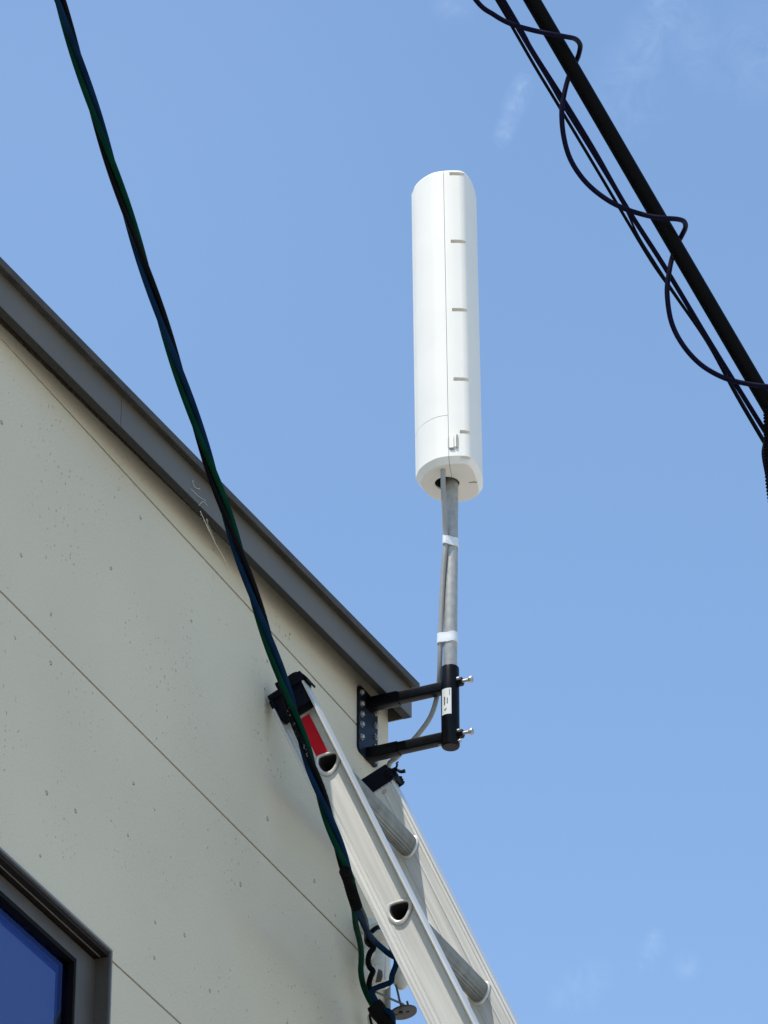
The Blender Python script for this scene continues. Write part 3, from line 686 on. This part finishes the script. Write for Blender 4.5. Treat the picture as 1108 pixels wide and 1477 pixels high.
# ------------------------------------------------------------------ overhead cables on the right
TD = 6.6
def straight(pts, d0, d1, r, mk, lab, name, n=10, grp=None):
    path = smooth([far(x, y, d0+(d1-d0)*i/(len(pts)-1)) for i, (x, y) in enumerate(pts)], 10)
    bm = bmesh.new(); tube(bm, path, r, n); return tag(link(name, bm, MT[mk]), lab, 'cable' if name != 'thin_wire' else 'wire', grp)
px = TD/FPX
straight([(240.0,-900),(504,-450),(767.6,0),(858,155),(949.7,313),(1035,459),(1121,606),(1300,912),(1560,1357)], TD, TD, 11.6*px, 'blk', 'thick black overhead cable crossing the top right corner', 'thick_cable', 20)
G = 'thin wires beside the thick overhead cable'
straight([(250,-800),(487,-400),(726.0,0),(767,72),(809,138),(857,217),(902,296),(960,387),(1020,487),(1065,560),(1106,626),(1180,745),(1420,1130)], TD+.02, TD+.02, 3.6*px, 'dkblue', 'dark blue overhead wire nearest the thick cable, thickest of the three thin wires', 'thin_wire', 10, G)
straight([(236,-800),(475,-400),(716.5,0),(738.5,38),(773,98),(805,151),(857,238),(895.5,303),(938,374),(972,423),(1020,493),(1062,570),(1104,642),(1180,772),(1420,1180)], TD+.03, TD+.03, 2.4*px, 'blk', 'thin black overhead wire farthest from the thick cable', 'thin_wire', 8, G)
straight([(242,-800),(481,-400),(721,0),(764,72),(792,118),(811,151),(857,225),(899,295),(920,339),(944,378),(974,424),(1022,495),(1064,569),(1105,639),(1181,770),(1421,1178)], TD+.036, TD+.036, 1.7*px, 'dkblue', 'thinnest dark overhead wire running between the other two thin wires', 'thin_wire', 8, G)
Z8 = lambda x, y: (670+x/2.11, y/2.11)
hx = [(-150,-330,0),(-60,-150,0),(35,0,-.03),(90,45,-.03),(140,72,-.03),(200,90,-.03),(260,103,-.034),(310,112,-.03),(338,119,-.015),(352,137,.0),(348,165,.012),(338,190,.02),(318,232,.026),(303,290,.012),(296,345,.0),(303,420,-.01),(325,490,-.015),(370,555,-.02),(430,605,-.03),(490,636,-.03),(560,657,-.034),(610,664,-.034),(648,667,-.024),(668,674,-.012),(673,690,0),(664,712,.012),(648,742,.02),(633,782,.026),(622,835,.012),(617,895,.0),(630,980,-.01),(665,1050,-.02),(720,1110,-.025),(790,1150,-.03),(860,1168,-.034),(924,1177,-.034),(965,1182,-.02),(984,1195,0),(978,1225,.02),(950,1262,.026),(930,1300,.01),(917,1345,0),(914,1400,-.01),(950,1520,-.02),(1050,1640,-.03)]
path = smooth([far(*Z8(x, y), TD+d) for x, y, d in hx], 8)
bm = bmesh.new(); tube(bm, path, 3.75*px, 10)
tag(link('spiral_cable', bm, MT['dkblue']), 'loosely coiled dark cable looping round the thick overhead cable and thin wires', 'cable')
spiral_wrap(smooth([far(1107.5,590,TD-.01), far(1108,625,TD-.01), far(1108.5,660,TD-.012), far(1111,700,TD-.012), far(1116,735,TD-.012)], 10), 6.4*px, 16, 2, 'wrap', 'cable_wrap', 'knobbly black wrap hanging from the overhead cables at the right edge', 'cable wrap', 1.5*px)

# ------------------------------------------------------------------ cobweb under the eave
W6 = lambda x, y, xp: on(250+x/6.71, 640+y/6.71, 0, xp)
bm = bmesh.new()
strands = [((262,655,OV+.001),(330,800,.03),(400,950,.02),(470,1070,.008),(540,1220,.001)), ((320,725,OV+.001),(350,830,.03),(390,930,.02),(450,1040,.008)), ((170,435,OV+.001),(240,505,OV+.002),(315,553,OV+.001)),
           ((185,355,OV+.001),(210,420,OV+.003),(258,438,OV+.001)), ((262,655,OV+.001),(300,740,.035),(345,850,.02)), ((245,600,OV+.001),(290,560,OV+.004),(330,600,OV+.001)), ((250,735,.02),(285,720,.03),(300,760,.02)), ((330,730,OV),(345,780,.03),(400,935,.02))]
for i, s in enumerate(strands):
    tube(bm, smooth([W6(*q) for q in s], 6), .00035 if i else .0005, 4)
for q in ((190,362,OV+.001),(254,436,OV+.001),(268,690,.035),(262,655,OV+.001)):
    bmesh.ops.create_icosphere(bm, subdivisions=1, radius=.0010, matrix=Matrix.Translation(W6(*q)))
tag(link('cobweb', bm, MT['web']), 'wispy pale cobweb strands hanging from the grey eave onto the wall', 'cobweb')

# ------------------------------------------------------------------ light, sky, camera
S = V((-.125, -.42, 1)).normalized()
elev = math.asin(S.z); rot = math.atan2(S.x, S.y)
sun = bpy.data.lights.new('sun', 'SUN'); sun.energy = 3.6; sun.angle = R(.53); sun.color = (1, .925, .82)
so = bpy.data.objects.new('sun', sun); COL.objects.link(so); so.rotation_euler = S.to_track_quat('Z', 'Y').to_euler(); so.location = (0, 0, 20)
w = bpy.data.worlds.new('World'); sc.world = w; w.use_nodes = True; nt = w.node_tree; N = nt.nodes; L = nt.links
bg = N['Background']; sk = N.new('ShaderNodeTexSky'); sk.sky_type = 'NISHITA'; sk.sun_disc = False
sk.sun_elevation = elev; sk.sun_rotation = rot; sk.air_density = 1.0; sk.dust_density = .25; sk.ozone_density = 1.0; sk.altitude = 0
tc = N.new('ShaderNodeTexCoord')
# thin cloud wisps, placed by direction in the sky
def wisp(px_, py_, rad, sx, amp):
    d = ray(px_, py_).normalized()
    dist = N.new('ShaderNodeVectorMath'); dist.operation = 'DISTANCE'; L.new(tc.outputs['Generated'], dist.inputs[0]); dist.inputs[1].default_value = d
    mr = N.new('ShaderNodeMapRange'); mr.interpolation_type = 'SMOOTHSTEP'; mr.inputs['From Min'].default_value = 0; mr.inputs['From Max'].default_value = rad
    mr.inputs['To Min'].default_value = amp; mr.inputs['To Max'].default_value = 0; L.new(dist.outputs['Value'], mr.inputs[0]); return mr.outputs[0]
tot = None
for a in ((757,118,.0030,1,0.216),(752,130,.0032,1,0.245),(747,142,.0034,1,0.259),(742,155,.0032,1,0.245),(737,168,.0028,1,0.202),(732,180,.0028,1,0.216),(727,193,.0028,1,0.202),(724,203,.0022,1,0.144),
          (962,12,.006,1,0.173),(955,28,.007,1,0.173),(945,46,.008,1,0.144),(932,66,.008,1,0.115),(915,100,.010,1,0.101),(905,140,.012,1,0.086),(1000,60,.014,1,0.072),(1090,70,.016,1,0.086),(655,2,.006,1,0.115),
          (945,1352,.0026,1,0.216),(942,1364,.0032,1,0.245),(938,1378,.0032,1,0.202),(932,1392,.0030,1,0.144),(860,1408,.005,1,0.115),(838,1425,.006,1,0.130),(815,1440,.005,1,0.101),(990,1392,.004,1,0.115)):
    o = wisp(*a)
    if tot is None: tot = o
    else:
        ad = N.new('ShaderNodeMath'); ad.operation = 'MAXIMUM'; L.new(tot, ad.inputs[0]); L.new(o, ad.inputs[1]); tot = ad.outputs[0]
cn = N.new('ShaderNodeTexNoise'); cn.inputs['Scale'].default_value = 150; cn.inputs['Detail'].default_value = 9; cn.inputs['Roughness'].default_value = .68; cn.inputs['Distortion'].default_value = .9
L.new(tc.outputs['Generated'], cn.inputs['Vector'])
cm = N.new('ShaderNodeMapRange'); cm.inputs['From Min'].default_value = .36; cm.inputs['From Max'].default_value = .78; L.new(cn.outputs['Fac'], cm.inputs[0])
veil = wisp(40, 120, .115, 1, .035)
fx = N.new('ShaderNodeMath'); fx.operation = 'MULTIPLY'; L.new(tot, fx.inputs[0]); L.new(cm.outputs[0], fx.inputs[1])
hz = N.new('ShaderNodeMix'); hz.data_type = 'RGBA'; hz.inputs[7].default_value = (4.2, 5.2, 6.6, 1)
fv = N.new('ShaderNodeMath'); fv.operation = 'ADD'; L.new(fx.outputs[0], fv.inputs[0]); L.new(veil, fv.inputs[1]); L.new(fv.outputs[0], hz.inputs['Factor']); tn = N.new('ShaderNodeMix'); tn.data_type = 'RGBA'; tn.blend_type = 'MULTIPLY'; tn.inputs['Factor'].default_value = 1; tn.inputs[7].default_value = (.945, 1.005, 1.02, 1); L.new(sk.outputs[0], tn.inputs[6]); L.new(tn.outputs[2], hz.inputs[6])
L.new(hz.outputs[2], bg.inputs['Color']); bg.inputs['Strength'].default_value = .15
cam = bpy.data.cameras.new('camera'); co = bpy.data.objects.new('camera', cam); COL.objects.link(co)
cam.sensor_fit = 'VERTICAL'; cam.sensor_height = 36; cam.sensor_width = 27; cam.lens = FPX/1477*36; cam.clip_start = .1; cam.clip_end = 2000
co.location = CAM; co.rotation_euler = (math.pi/2+PITCH, 0, AZ); sc.camera = co
vs = sc.view_settings; vs.view_transform = 'Standard'; vs.look = 'None'; vs.gamma = 1; vs.exposure = .61
sc.render.resolution_x = 768; sc.render.resolution_y = 1024
